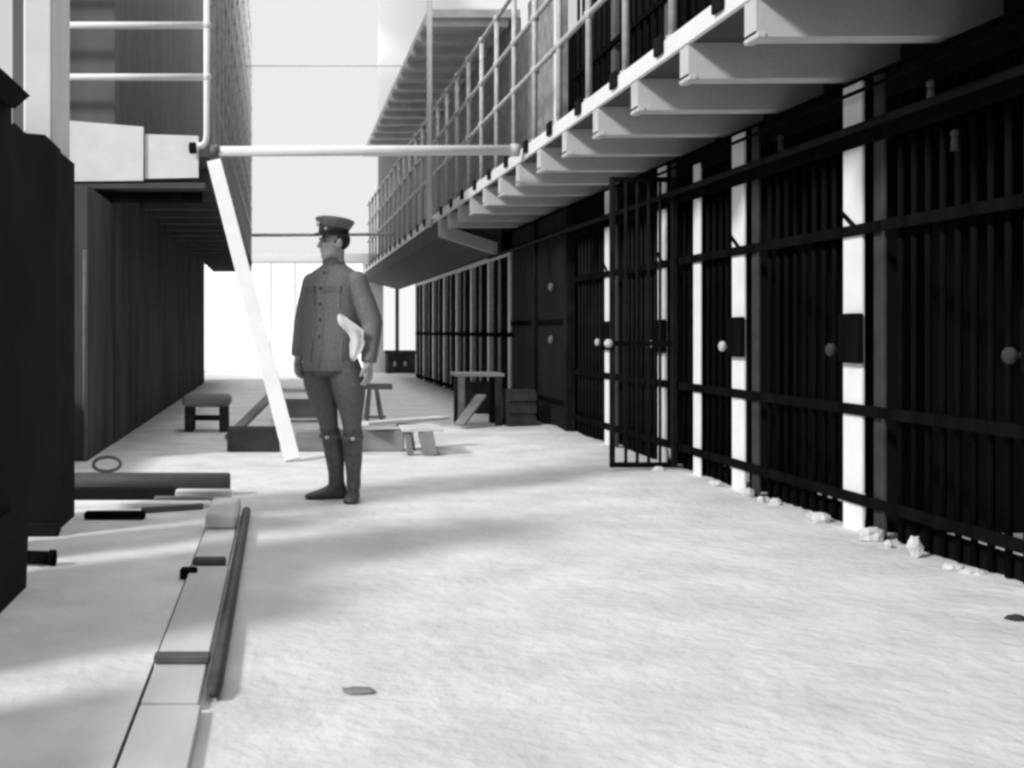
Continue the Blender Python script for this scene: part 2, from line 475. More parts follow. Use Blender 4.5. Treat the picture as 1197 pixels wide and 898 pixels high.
# upper tier cell fronts
up_n = 0
for k in range(-1, 5):
    ya = YK(k) + .25; yb = ya + DY
    if yb > 13.2: break
    lab = 'upper-tier barred cell front on the right, %s from the camera' % ORD[up_n]; up_n += 1
    t = thing('upper_cell_front', lab, 'cell front', (XW, (ya + yb) / 2, 2.78), 'barred cell fronts of the upper right tier')
    MB().box(XW + .10, XW + .16, ya - .06, ya + .06, 2.79, 5.35, .004).build('post', M['grey'], t)
    for i in range(7):
        bar(t, XW + .13, ya + .16 + 1.2 * i / 6, 2.79, 2.55, .017, M['bar'])
    for z in (2.95, 3.9, 4.9):
        MB().box(XW + .07, XW + .099, ya - .05, yb - .07, z - .03, z + .03, .003).build('strap', M['black'], t)
tag(MB().box(XW - .02, XW + .02, 12.62, 12.80, 2.79, 5.3, .006).build('upper_post', M['white']),
    'white upright beside the pale wall section on the upper gallery', 'post')

# second gallery, far
t = thing('upper_gallery', 'high second gallery on the right, seen from beneath behind the railing', 'walkway', (2.7, 22, 5.6))
MB().box(2.24, XW + .44, 16.7, 29.98, 5.80, 5.92).build('deck', M['soffit2'], t)
for i in range(15):
    y = 16.85 + .883 * i
    MB().prism([(2.15, 5.80), (2.15, 5.72), (2.22, 5.69), (XW + .28, 5.69), (XW + .28, 5.80)], 'y', y - .06, y + .06).build('beam', M['soffit2'], t)
MB().box(2.2, 2.239, 16.7, 29.98, 5.80, 5.92, .003).build('edge_plate', M['soffit2'], t)
pp = MB().tube([(2.148, 16.1, 2.60), (2.148, 16.1, 7.2)], .042, 10)
pp.box(2.148, 2.257, 16.08, 16.12, 2.72, 2.78)
pp.build('tall_pole', M['white'], railing)['label'] = 'tall thin white pole'

# ------------------------------------------------------------------ left gallery
YL = 10.8; LX = -.69
t = thing('left_gallery', 'left-hand gallery walkway ending in white boards', 'walkway', (-1.2, 18, 2.5))
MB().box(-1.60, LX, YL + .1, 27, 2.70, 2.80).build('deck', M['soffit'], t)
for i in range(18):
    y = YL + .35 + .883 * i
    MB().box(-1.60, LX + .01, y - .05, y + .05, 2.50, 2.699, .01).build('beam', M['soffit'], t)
# end boards
def yb_board(x0, x1, za0, za1, zb, name, m, th=.04, yo=0):
    MB().prism([(x0, zb), (x1, zb + .01), (x1, za1), (x0, za0)], 'y', YL - .04 + yo, YL + yo).build(name, m, t)
yb_board(X(60, YL), X(168, YL), Z(140, YL), Z(149, YL), Z(213, YL), 'end_board', M['wplank'])
yb_board(X(169.5, YL), X(232, YL), Z(157, YL), Z(159, YL), Z(209, YL), 'end_board', M['wplank'], yo=.03)
MB().box(X(60, YL), X(240, YL), YL - .02, YL + .06, Z(221, YL), Z(214, YL), .005).build('end_ledge', M['soffit'], t)
MB().box(X(60, YL), X(236, YL), YL + .065, YL + .09, Z(236, YL), Z(223, YL), .005).build('end_beam', M['black'], t)

t = thing('left_railing', 'pipe railing and tall grille around the left-hand gallery', 'railing', (LX, YL, 2.8))
zr = [Z(p, YL) for p in (93, 33, -27)]
px_ = X(242.5, YL)
MB().tube([(px_, YL - .10, Z(-60, YL)), (px_, YL - .10, Z(160, YL)), (px_ - .01, YL - .10, Z(168, YL)), (px_ - .04, YL - .10, Z(172, YL)), (px_ - .12, YL - .10, Z(173, YL))], .032, 10).build('corner_post', M['white'], t)
MB().box(px_ - .17, px_ - .10, YL - .14, YL - .045, Z(181, YL), Z(169, YL), .01).build('foot_clamp', M['plate'], t)
for z in zr:
    MB().tube([(X(40, YL), YL - .10, z), (px_, YL - .10, z)], .034, 10).build('end_rail', M['white'], t)
    MB().tube([(px_, YL, z), (px_, 26.8, z)], .03, 8).build('side_rail', M['pipe'], t)
    pj = MB().ell((px_, YL - .10, z), (.045, .045, .05), n=10, m=8); pj.build('fitting', M['white'], t)
for z in (5.2, 5.8, 6.4, 7.2, 8.0):
    MB().tube([(px_, YL + .9, z), (px_, 26.8, z)], .03, 8).build('side_rail', M['pipe'], t)
psrc = None
for i in range(1, 18):
    y = YL + .9 * i
    if psrc is None:
        psrc = MB().tube([(px_, y, 2.8), (px_, y, 8.6)], .03, 8).build('railing_post', M['pipe'], t, origin=(px_, y, 2.8))
    else: copy_part(psrc, t, (px_, y, 2.8))

# long pipe spanning between the galleries, and the two tie rods
t = thing('spanning_pipe', 'long pale pipe spanning the corridor between the two galleries', 'pipe', (.7, 10.35, 2.78))
MB().tube([(X(250, 10.35), 10.35, Z(177, 10.35)), (X(606, 10.35), 10.35, Z(175.5, 10.35))], .048, 12).build('pipe_length', M['white'], t)
b = MB().tube([(X(246, 10.35), 10.35, Z(177, 10.35)), (X(256, 10.35), 10.35, Z(177, 10.35))], .062, 12); b.build('coupling', M['darkpipe'], t)
b = MB().tube([(X(597, 10.35), 10.35, Z(175.5, 10.35)), (X(607, 10.35), 10.35, Z(175.5, 10.35))], .06, 12); b.build('coupling', M['pipe'], t)
tag(MB().tube([(X(294, 22.5), 22.5, Z(275, 22.5)), (X(460, 22.5), 22.5, Z(274, 22.5))], .032, 8).build('tie_rod', M['pipe']),
    'thin pale tie rod crossing the corridor behind the cap', 'rod')
tag(MB().tube([(-.66, 20, 5.86), (2.19, 20, 5.86)], .010, 8).build('tie_rod', M['white']),
    'faint thin rod high across the bright end of the hall', 'rod')

# conduit on the left end wall
tag(MB().tube([(X(99.5, 9.37), 9.37, .02), (X(99.5, 9.37), 9.37, 1.78)], .022, 8).build('conduit', M['grey']),
    'thin upright conduit on the dark left wall under the gallery', 'conduit')

# leaning plank
a = Vector((X(342, 9.35), 9.35, .015)); c = Vector((X(250, 10.66), 10.66, Z(188, 10.66)))
tag(MB().beam(a, c, .135, .04, .004, (0, -1, .3)).build('leaning_plank', M['wplank']),
    'long white plank leaning from the floor to the left gallery corner', 'plank')

# ------------------------------------------------------------------ left foreground columns
t = thing('column', 'white square column with dark steel sleeve at the left', 'column', (-1.36, 6.3, 0))
c1 = X(27, 6.1); c2 = X(61, 6.1)
MB().box(c1, c2, 6.1, 6.62, 0, 3.4, .012).build('shaft', M['wplank'], t)
sx0, sx1 = X(7, 6.0), X(65, 6.0)
b = MB().prism([(sx0, 0), (sx1 + .01, 0), (sx1 + .01, Z(172, 6)), (sx1 - .05, Z(159, 6)), (X(30, 6), Z(157, 6)), (X(17, 6), Z(144, 6)), (sx0, Z(178, 6))], 'y', 5.96, 6.09)
b.build('sleeve', M['plate'], t)
b = MB().prism([(6.095, 0), (6.60, 0), (6.60, Z(172, 6)), (6.095, Z(172, 6))], 'x', c2 + .004, c2 + .03)
b.build('sleeve_side', M['bar'], t)
MB().box(sx0 - .01, sx1 + .03, 5.93, 5.958, 0, .07, .006).build('foot_plate', M['plate'], t)

t = thing('steel_column', 'dark column base and cap cut off at the left photo edge', 'column', (-1.4, 4.5, 0))
MB().box(-1.60, -1.150, 4.25, 4.78, .33, 2.16, .006).build('sleeve', M['plate'], t)
b = MB().prism([(-1.62, 0), (-1.085, 0), (-1.075, .26), (-1.105, .33), (-1.62, .33)], 'y', 4.2, 4.76); b.build('plinth', M['plate'], t)
b = MB().prism([(-1.62, 2.16), (-1.12, 2.03), (-1.055, 2.085), (-1.30, 2.30), (-1.62, 2.34)], 'y', 4.3, 4.7); b.build('cap', M['plate'], t)
MB().tube([(X(6.2, 4.9), 4.9, .38), (X(5, 4.9), 4.9, 1.8)], .010, 8).build('edge_highlight', M['knob'], t)  # pale upright put in for the highlight between the columns
b = MB().tube([(X(25, 5.2), 5.2, .04), (X(64, 5.2), 5.2, .035)], .032, 10); b.tube([(X(58, 5.2), 5.2, .036), (X(65, 5.2), 5.2, .036)], .038, 10)
tag(b.build('pipe_stub', M['black']), 'short dark pipe stub lying beside the left edge column base', 'pipe')

# ------------------------------------------------------------------ pipe and boards on the left
YP = 7.45
rr = .066
t = thing('iron_pipe', 'thick iron pipe lying across the floor behind the left column', 'pipe', (-.9, YP, 0))
xa, xb = X(60, YP), X(269, YP); zc = .084
b = MB()
n = 24; R1 = []
for (x, r) in ((xa, rr), (xb - .01, rr), (xb, rr - .008), (xb, rr - .03), (xb - .3, rr - .03)):
    R1.append([(x, YP + r * math.cos(2 * math.pi * i / n), zc + r * math.sin(2 * math.pi * i / n)) for i in range(n)])
b.loft(R1); b.build('pipe_barrel', M['ironpipe'], t)
for x in (xa + .1, xb - .45):
    MB().box(x - .05, x + .05, YP - .1, YP + .1, 0, zc - rr + .012, .004).build('bearer', M['dwood'], t)
ring_pts = []
for i in range(33):
    an = 2 * math.pi * i / 32
    ring_pts.append((X(125, 8.65) + .105 * math.cos(an), 8.65 + .045 * math.sin(an), .064 + .05 * math.sin(an)))
tag(MB().tube(ring_pts, .013, 8).build('wire_loop', M['grey']), 'loop of stiff wire propped on the floor behind the iron pipe', 'loop')
tag(MB().box(X(60, 7.25), X(204, 7.25), 7.22, 7.30, 0, .075, .006).build('timber', M['plate']),
    'dark timber lying in front of the iron pipe', 'timber')
tag(MB().box(X(206, 7.2), X(271, 7.2), 7.13, 7.22, 0, .075, .006).build('short_board', M['wplank']),
    'short white board end at the right of the dark timber', 'board')
tag(MB().box(X(60, 6.95), X(246, 6.95), 6.90, 7.02, 0, .03, .004).build('long_board', M['wplank']),
    'long thin white board lying in front of the iron pipe', 'board')
tag(MB().box(X(180, 7.05), X(262, 7.05), 7.04, 7.11, 0, .045, .004).build('grey_batten', M['wood']),
    'grey batten just before the short white board', 'batten')
tag(MB().box(X(99, 6.5), X(170, 6.5), 6.46, 6.53, 0, .045, .01).build('iron_bar', M['black']),
    'short black iron bar lying on the floor before the long white board', 'bar')
tag(MB().beam((X(166, 6.72), 6.70, .018), (X(236, 6.80), 6.86, .018), .03, .035, .004).build('thin_bar', M['darkpipe']),
    'thin dark bar beside the black iron bar', 'bar')

# board walk
segs = [(2.2, 3.17, -.40, -.225), (3.20, 3.56, -.40, -.235), (3.57, 5.05, -.405, -.235), (5.07, 6.3, -.405, -.24)]
wl_ = ['board of the floor track nearest the camera', 'short board of the floor track before the near cleat',
       'long middle board of the floor track', 'farthest board of the floor track, leading to the block']
for (a, c, l, r), lb in zip(segs, wl_):
    tag(MB().box(l, r, a, c, 0, .03, .004).build('track_board', M['plank']), lb, 'board', 'boards of the floor track')
cl = [(3.57, -.405, -.225, .028, 'dark wooden cleat across the track nearest the camera'),
      (5.08, -.40, -.25, .03, 'wooden cleat across the track halfway to the block')]
for (y, l, r, h, lb) in cl:
    tag(MB().box(l, r, y - .02, y + .035, .031, .031 + h, .006).build('cleat', M['cleat']), lb, 'cleat', 'cleats on the floor track')
b = MB().box(-.405, -.235, 5.98, 6.62, .031, .11, .015)
tag(b.build('wooden_block', M['plank']), 'thick wooden block on the far end of the floor track', 'block')
b = MB().tube([(-.198, 3.28, .028), (-.198, 3.34, .030), (-.199, 4.6, .030), (-.202, 6.6, .030)], [.016, .025, .025, .025], 10)
tag(b.build('track_rail', M['railpipe']), 'dark pipe lying along the right side of the floor track', 'pipe')
tag(MB().box(X(211, 4.95), X(231, 4.95), 4.9, 4.97, 0, .045, .008).build('peg', M['black']), 'small dark peg at the left edge of the track', 'peg')
tag(MB().box(-.417, -.408, 2.2, 6.5, 0, .010, .002).build('edge_shadow_strip', M['dwood']), 'thin dark shadow strip along the left edge of the track', 'strip')  # dark strip put in for the shadow line beside the boards

# chips and rubble
def lump(name, c, r, m, seed):
    rd = random.Random(seed); b = MB(); n, k = 9, 6; rings = []
    for i in range(1, k):
        th = math.pi * i / k
        rings.append([(c[0] + r[0] * math.sin(th) * math.cos(2 * math.pi * j / n) * rd.uniform(.75, 1.15),
                       c[1] + r[1] * math.sin(th) * math.sin(2 * math.pi * j / n) * rd.uniform(.75, 1.15),
                       max(.001, c[2] + r[2] * .85 - r[2] * math.cos(th) * rd.uniform(.85, 1.1))) for j in range(n)])
    b.loft(rings, smooth=False)
    return b.build(name, m)
tag(lump('chip_and_smear', (X(419, 3.37), 3.37, 0), (.055, .03, .008), M['wood'], 1), 'flat dark shadow smear lying alone on the pale floor', 'chip')  # thin dark lump stands in for a faint smear of shadow
tag(lump('chip_and_smear', (X(1188, 4.2), 4.2, 0), (.04, .03, .014), M['dwood'], 2), 'dark chip on the floor at the right photo edge', 'chip')
st = [(1090, 652, 10, 13, 'white lump of rubble, the tallest before the nearest cells'), (1022, 634, 17, 9, 'broad flat lump of rubble just right of the first white post'),
      (977, 612, 16, 7, 'flat white slab of rubble just left of the first white post'), (1060, 641, 6, 5, 'small lump between the tall white lump and the first post'),
      (926, 594, 8, 6, 'small pale lump between the first and second white posts'), (886, 582, 10, 6, 'pale lump just right of the second white post'),
      (900, 588, 5, 4, 'tiny lump beside the pale lump near the second post'), (1150, 668, 14, 5, 'flat pale lump right of the tall white lump'),
      (1180, 676, 16, 6, 'wide flat lump of rubble near the right photo edge'), (770, 553, 7, 4, 'small lump at the foot of the open gate'),
      (845, 569, 9, 4, 'flat pale lump just left of the second white post')]
for i, (px, py, rw, rh, lb) in enumerate(st):
    y = 1421.4 / (py - VY); sc = y / F
    tag(lump('rubble', (min(X(px, y), 3.06), y, 0), (rw * sc, rw * sc * .7, rh * sc * 1.1), M['stone'], 20 + i), lb, 'rubble', 'rubble along the foot of the right wall')

# ------------------------------------------------------------------ things behind the man
# long low timber
yb_ = 10.2
tag(MB().box(X(266, yb_), X(327, yb_), yb_ - .1, yb_ + .1, 0, .22, .012).build('timber', M['dwood']), 'short dark timber on the floor left of the leaning plank', 'timber')
tag(MB().box(X(345, yb_), X(472, yb_), yb_ - .05, yb_ + .12, 0, .19, .012).build('timber', M['wood']), 'long grey timber on the floor behind the boots', 'timber')
# low trestle with plank
t = thing('low_trestle', 'low wooden trestle at the right end of the grey timber', 'trestle', (X(493, 10), 10.0, 0))
def leg(px0, px1, y, z1, w, tt, m):
    MB().beam((X(px0, y), y, 0), (X(px1, y), y, z1), w, w, .005).build('leg', m, tt)
leg(480, 476, 9.85, .21, .055, t, M['wood']); leg(503, 497, 9.85, .21, .12, t, M['wood'])
leg(482, 478, 10.3, .21, .055, t, M['wood']); leg(505, 499, 10.3, .21, .055, t, M['wood'])
MB().box(X(468, 10), X(515, 10), 9.8, 10.36, .21, .24, .004).build('top_board', M['plank'], t)
tag(MB().beam((X(424, 10.05), 10.05, .262), (X(520, 10.6), 10.62, .275), .16, .03, .004).build('plank', M['plank']), 'pale plank lying on the low trestle behind the boots', 'plank')
# sawhorse by the hip
y = 13.8
t = thing('sawhorse', 'small dark sawhorse just right of the man at hip height', 'sawhorse', (X(440, y), y, 0))
MB().box(X(424, y), X(458, y), y - .1, y + .1, .38, .45, .006).build('crossbar', M['wood'], t)
for (u, v) in ((428, 432), (446, 440)):
    for s_ in (-1, 1):
        MB().beam((X(u, y), y + s_ * .16, 0), (X(v, y), y + s_ * .05, .38), .035, .035, .004).build('leg', M['wood'], t)
MB().box(X(426, y), X(450, y), y - .13, y - .10, .03, .06, .003).build('stretcher', M['wood'], t)
# low bench on the left
y = 12.3
t = thing('low_bench', 'low dark bench beside the left wall behind the pipe', 'bench', (X(243, y), y, 0))
MB().box(X(214, y), X(270, y), y - .18, y + .22, .27, .40, .035).build('seat', M['wood'], t)
for u in (222, 262):
    for s_ in (-.13, .17):
        MB().box(X(u - 5, y), X(u + 5, y), y + s_ - .03, y + s_ + .03, 0, .27, .005).build('leg', M['dwood'], t)
MB().box(X(227, y), X(257, y), y + .14, y + .18, .10, .16, .004).build('stretcher', M['dwood'], t)
# diagonal planks left of man
tag(MB().beam((X(268, 11.2), 11.2, .03), (X(318, 12.6), 12.6, .38), .10, .05, .006).build('sloping_plank', M['wood']), 'grey plank sloping up beyond the leaning white plank', 'plank')
t = thing('low_stand', 'low pale stand seen between leaning plank and man', 'stand', (X(352, 13.5), 13.6, 0))
MB().box(X(322, 13.5), X(384, 13.5), 13.4, 13.9, .36, .41, .005).build('top_board', M['plank'], t)
for u in (328, 378):
    for yy in (13.46, 13.84):
        MB().box(X(u - 3, 13.5), X(u + 3, 13.5), yy - .03, yy + .03, 0, .36, .004).build('leg', M['wood'], t)
MB().box(X(332, 13.5), X(374, 13.5), 13.46, 13.49, .05, .28, .004).build('side_board', M['wood'], t)
# work bench on the right
y = 13.1
t = thing('work_bench', 'wooden work bench standing against the far right cells', 'bench', (X(560, y), y, 0))
MB().box(X(531, y), X(586, y), y - .2, y + .35, .57, .61, .005).build('bench_top', M['wood'], t)
for (u, yy) in ((537, -.15), (580, -.15), (539, .3), (581, .3)):
    MB().box(X(u - 3.5, y), X(u + 3.5, y), y + yy - .035, y + yy + .035, 0, .57, .004).build('leg', M['wood'] if u == 537 else M['dwood'], t)  # all but the front-left leg coloured darker for shade under the gallery
MB().box(X(545, y), X(576, y), y + .1, y + .14, .12, .50, .004).build('back_board', M['dwood'], t)
tag(MB().beam((X(536, 12.6), 12.55, .04), (X(563, 12.85), 12.85, .36), .14, .03, .004).build('prop_board', M['wood']), 'short board sloping up against the work bench', 'board')
t = thing('crate', 'dark wooden crate right of the work bench', 'crate', (X(606, 13), 13, 0))
xx0, xx1 = X(590, 13), X(622, 13)
MB().box(xx0, xx1, 12.8, 13.2, 0, .42, .006).build('box_body', M['dwood'], t)
for z in (.06, .2, .34): MB().box(xx0 - .005, xx1 + .005, 12.78, 12.799, z - .045, z + .045, .003).build('slat', M['dwood'], t)
# dark crates below the far window
y = 29.3
t = thing('dark_chest', 'dark chest standing below the far right window', 'chest', (X(468, y), y, 0))
MB().box(X(452, y), X(484, y), y - .3, y + .4, 0, .50, .01).build('chest_body', M['dwood'], t)
MB().box(X(451, y), X(485, y), y - .32, y + .42, .50, .60, .02).build('lid', M['dwood'], t)
for u in (460, 472):
    MB().box(X(u - 1.5, y), X(u + 1.5, y), y - .34, y - .301, .2, .32, .004).build('hasp', M['pipe'], t)

# ------------------------------------------------------------------ the man
BX, BY = X(396, 7.27), 7.27
yaw = math.radians(40)
fw = Vector((-math.sin(yaw), -math.cos(yaw), 0)); lf = Vector((math.cos(yaw), -math.sin(yaw), 0))
up = Vector((0, 0, 1))
def W(x, y, z): return Vector((BX + x, BY + y, z))
def ring(c, a, b, ax=lf, ay=fw, n=28, pw=2.3, front=0, tilt=None):
    out = []
    for k in range(n):
        t = 2 * math.pi * k / n; ct, s_ = math.cos(t), math.sin(t)
        u = math.copysign(abs(ct) ** (2 / pw), ct) * a; v = math.copysign(abs(s_) ** (2 / pw), s_) * b
        if v > 0: v *= 1 + front
        out.append(c + ax * u + ay * v)
    return out
def remesh(o, size, smooth=2, passes=.5):
    m = o.modifiers.new('r', 'REMESH'); m.mode = 'VOXEL'; m.voxel_size = size
    s_ = o.modifiers.new('s', 'SMOOTH'); s_.iterations = smooth; s_.factor = passes
    dg = bpy.context.evaluated_depsgraph_get(); dg.update()
    me = bpy.data.meshes.new_from_object(o.evaluated_get(dg))
    mats = list(o.data.materials); o.modifiers.clear(); o.data = me
    me.materials.clear(); [me.materials.append(x) for x in mats]
    me.polygons.foreach_set('use_smooth', [True] * len(me.polygons)); me.update()

person = thing('person', 'person in peaked cap, dark uniform tunic, breeches and tall boots', 'person', (BX, BY, 0))
# joints
hip_l, hip_r = W(.02, -.055, .93), W(-.135, .06, .93)
kn_l, kn_r = W(.085, -.06, .47), W(-.062, .03, .47)
an_l, an_r = W(.095, -.03, .09), W(-.012, .035, .09)
sh_l, sh_r = W(.112, -.108, 1.418), W(-.170, .112, 1.418)
el_l, el_r = W(.210, -.115, 1.15), W(-.222, .12, 1.16)
wr_l, wr_r = W(.182, -.16, .895), W(-.262, .06, .93)
nk = W(-.028, -.005, 1.50)
hc = W(-.036, -.03, 1.665)
hy = math.radians(66)
hf = Vector((-math.sin(hy), -math.cos(hy), 0)); hl = Vector((math.cos(hy), -math.sin(hy), 0))
HR = Matrix((hl, -hf, up)).transposed()      # local: x=left, -y=front

# --- body: head, neck, torso core, limbs, hands as one surface
b = MB()
def H(x, y, z): return hc + HR @ Vector((x, y, z))
b.ell(hc + HR @ Vector((0, .015, .035)), (.073, .092, .085), HR, 20, 14)          # cranium
b.ell(H(0, -.012, -.025), (.062, .078, .085), HR, 20, 14)                           # face
b.ell(H(0, -.052, -.082), (.036, .034, .030), HR)                                   # chin
b.ell(H(.03, -.02, -.07), (.030, .055, .030), HR); b.ell(H(-.03, -.02, -.07), (.030, .055, .030), HR)   # jaw
b.capsule(H(0, -.090, .012), H(0, -.106, -.022), .009, .014, 10)                    # nose
b.ell(H(.011, -.093, -.025), (.008, .010, .007), HR, 8, 6); b.ell(H(-.011, -.093, -.025), (.008, .010, .007), HR, 8, 6)
b.ell(H(0, -.079, .028), (.046, .014, .010), HR, 12, 8)                             # brow
for s_ in (-1, 1):
    b.ell(H(s_ * .034, -.070, -.014), (.018, .016, .014), HR, 10, 8)                # cheek
    b.ell(H(s_ * .074, .010, -.005), (.010, .020, .032), HR, 10, 8)                 # ear
b.ell(H(0, -.086, -.048), (.022, .010, .006), HR, 10, 6); b.ell(H(0, -.084, -.060), (.019, .010, .006), HR, 10, 6)  # lips
b.capsule(H(0, .02, -.06), nk, .055, .062, 14)
b.loft([ring(W(-.06, .0, .90), .15, .10), ring(W(-.05, 0, 1.1), .14, .095), ring(W(-.035, .01, 1.35), .16, .10), ring(W(-.028, .01, 1.46), .15, .07), ring(nk, .06, .06)])
for s_, e_, w_ in ((sh_l, el_l, wr_l), (sh_r, el_r, wr_r)):
    b.capsule(s_, e_, .052, .042); b.capsule(e_, w_, .042, .028)
for h_, k_, a_ in ((hip_l, kn_l, an_l), (hip_r, kn_r, an_r)):
    b.capsule(h_, k_, .082, .055); b.capsule(k_, a_, .054, .036)
def hand(wr, d, palm_n, th):
    """hanging hand: d = down the fingers, palm_n = palm normal (towards thigh), th = thumb side"""
    d, palm_n = d.normalized(), palm_n.normalized(); th = (th - d * th.dot(d)).normalized()
    b.capsule(wr, wr + d * .02, .026, .026)
    for o_ in (-.024, -.008, .008, .024):
        b.capsule(wr + d * .02 + th * o_ * .7, wr + d * .085 + th * o_, .015, .0135, 10)
    for o_, L in ((.031, .068), (.0105, .078), (-.0105, .073), (-.031, .056)):
        p0 = wr + d * .086 + th * o_; p1 = p0 + (d + palm_n * .30).normalized() * L * .45
        p2 = p1 + (d + palm_n * .9).normalized() * L * .30; p3 = p2 + (d * .6 + palm_n).normalized() * L * .25
        b.capsule(p0, p1, .0105, .0095, 8); b.capsule(p1, p2, .0095, .009, 8); b.capsule(p2, p3, .009, .0075, 8)
    t0 = wr + d * .030 + th * .020; t1 = t0 + (d * .6 + th * .65 + palm_n * .25).normalized() * .042
    t2 = t1 + (d * .95 + th * .25 + palm_n * .3).normalized() * .032
    b.capsule(wr + d * .015 + th * .008, t0, .015, .016, 8); b.capsule(t0, t1, .015, .012, 8); b.capsule(t1, t2, .011, .0085, 8)
hand(wr_l, Vector((.0, -.05, -1)), -lf, fw)
hand(wr_r, Vector((-.02, -.12, -1)), lf, fw)
body = b.build('body', M['skin'], person); remesh(body, .0052, 2)

# --- head features
for s_ in (-1, 1):
    e_ = MB().ell(H(s_ * .031, -.0795, .010), (.012, .009, .006), HR, 10, 8); e_.build('eye', M['hair'], person)
    MB().capsule(H(s_ * .016, -.093, .029), H(s_ * .048, -.083, .029), .004, .003, 8).build('eyebrow', M['hair'], person)
b = MB()
b.ell(H(0, .028, .022), (.078, .088, .075), HR, 20, 12)
hr_ = b.build('hair', M['hair'], person)
# cap
zc_ = .055
tl = Matrix.Rotation(math.radians(-7), 3, 'X') @ Matrix.Rotation(math.radians(0), 3, 'Y')
CR = HR @ tl
def CAPR(a, bb, z, yo=0, n=36):
    return [H(0, 0, zc_) + CR @ Vector((a * math.cos(2 * math.pi * k / n), yo + bb * math.sin(2 * math.pi * k / n), z)) for k in range(n)]
MB().loft([CAPR(.082, .100, -.012), CAPR(.084, .102, .0), CAPR(.085, .103, .040), CAPR(.080, .098, .046)]).build('cap_band', M['visor'], person)
MB().loft([CAPR(.080, .098, .036), CAPR(.088, .106, .045), CAPR(.110, .128, .084), CAPR(.114, .132, .092), CAPR(.111, .129, .099), CAPR(.09, .107, .108), CAPR(.04, .05, .112)]).build('cap_crown', M['wool'], person)
b = MB(); up_v, lo_v = [], []
N = 16
for k in range(N + 1):
    t_ = math.pi + math.pi * (.08 + .84 * k / N)
    inner = Vector((.083 * math.cos(t_), .101 * math.sin(t_), .006))
    ext = .052 * math.sin(math.pi * (k / N)) ** .7
    outer = inner + Vector((math.cos(t_) * ext * .5, math.sin(t_) * ext, -.55 * ext))
    up_v.append((inner, outer))
vsv = []; fsv = []
for (i_, o_) in up_v:
    for p in (i_, o_): vsv.append(H(0, 0, zc_) + CR @ p)
    for p in (i_, o_): vsv.append(H(0, 0, zc_) + CR @ (p + Vector((0, 0, -.005))))
for k in range(N):
    a_ = 4 * k; c_ = 4 * (k + 1)
    fsv += [(a_, a_ + 1, c_ + 1, c_), (a_ + 2, c_ + 2, c_ + 3, a_ + 3), (a_ + 1, a_ + 3, c_ + 3, c_ + 1), (a_, c_, c_ + 2, a_ + 2)]
fsv += [(0, 2, 3, 1), (4 * N, 4 * N + 1, 4 * N + 3, 4 * N + 2)]
b.add(vsv, fsv, True); b.build('cap_visor', M['visor'], person)
b = MB(); b.ell(H(0, 0, zc_) + CR @ Vector((0, -.118, .055)), (.020, .008, .020), CR, 12, 8)
b.build('cap_badge', M['brass'], person)

# --- tunic
b = MB()
tor = [(.835, -.060, -.005, .185, .145), (.90, -.058, -.003, .182, .142), (1.00, -.048, 0, .190, .138), (1.10, -.040, .002, .196, .136),
       (1.18, -.036, .004, .196, .134), (1.28, -.036, .006, .193, .136), (1.37, -.036, .008, .192, .134), (1.44, -.033, .010, .190, .118),
       (1.482, -.031, .010, .162, .094), (1.515, -.029, .008, .100, .075), (1.535, -.029, .004, .070, .066)]
b.loft([ring(W(x, y, z), a, d, front=.10) for (z, x, y, a, d) in tor])
for s_, e_, w_ in ((sh_l, el_l, wr_l), (sh_r, el_r, wr_r)):
    mid = s_.lerp(e_, .5); m2 = e_.lerp(w_, .5)
    b.capsule(s_, mid, .066, .068, 18); b.capsule(mid, e_, .070, .068, 18); b.capsule(e_, m2, .068, .060, 18)
    b.tube([m2, e_.lerp(w_, .8), w_ + (w_ - e_).normalized() * .0], [.060, .055, .050], 18)
tunic = b.build('tunic', M['wool'], person); remesh(tunic, .0085, 5)
def on_front(u, z, push=0):
    """point on tunic front: u = metres to the wearer's left"""
    import bisect
    zs = [q[0] for q in tor]; i = max(1, min(len(zs) - 1, bisect.bisect(zs, z))); q0, q1 = tor[i - 1], tor[i]
    f_ = (z - q0[0]) / (q1[0] - q0[0]); g = [q0[j] + (q1[j] - q0[j]) * f_ for j in range(5)]
    vv = 1.1 * g[4] * max(0, 1 - abs(u / g[3]) ** 2.3) ** (1 / 2.3)
    return W(g[1], g[2], z) + lf * u + fw * (vv + push)
# collar, placket, pockets, buttons
b = MB()
nk2 = W(-.030, .0, 1.52)
b.loft([ring(nk2 + up * z_ + fw * z_ * .25, r_, r_ * 1.02) for z_, r_ in ((-.012, .074), (.045, .066), (.048, .062), (.0, .060))], cap=False)
b.build('collar', M['breech'], person)
def strip(p, w_, t_):
    bb = MB(); vs_, fs_ = [], []
    for q in p:
        for du, dp in ((-w_, t_), (w_, t_), (w_, -.006), (-w_, -.006)):
            vs_.append(on_front(q[0] + du, q[1], dp))
    for i in range(len(p) - 1):
        for j in range(4):
            fs_.append((i * 4 + j, i * 4 + (j + 1) % 4, i * 4 + 4 + (j + 1) % 4, i * 4 + 4 + j))
    fs_ += [(3, 2, 1, 0), tuple(4 * (len(p) - 1) + j for j in range(4))]
    return bb.add(vs_, fs_)
strip([(.012, .845 + .65 * i / 12) for i in range(13)], .022, .003).build('placket', M['wool'], person)
for u in (-.09, .09):
    strip([(u, 1.24 + .13 * i / 4) for i in range(5)], .052, .005).build('chest_pocket', M['wool'], person)
    strip([(u, 1.345 + .04 * i / 3) for i in range(4)], .056, .012).build('pocket_flap', M['breech'], person)
    strip([(u * 1.1, .90 + .15 * i / 4) for i in range(5)], .062, .005).build('skirt_pocket', M['wool'], person)
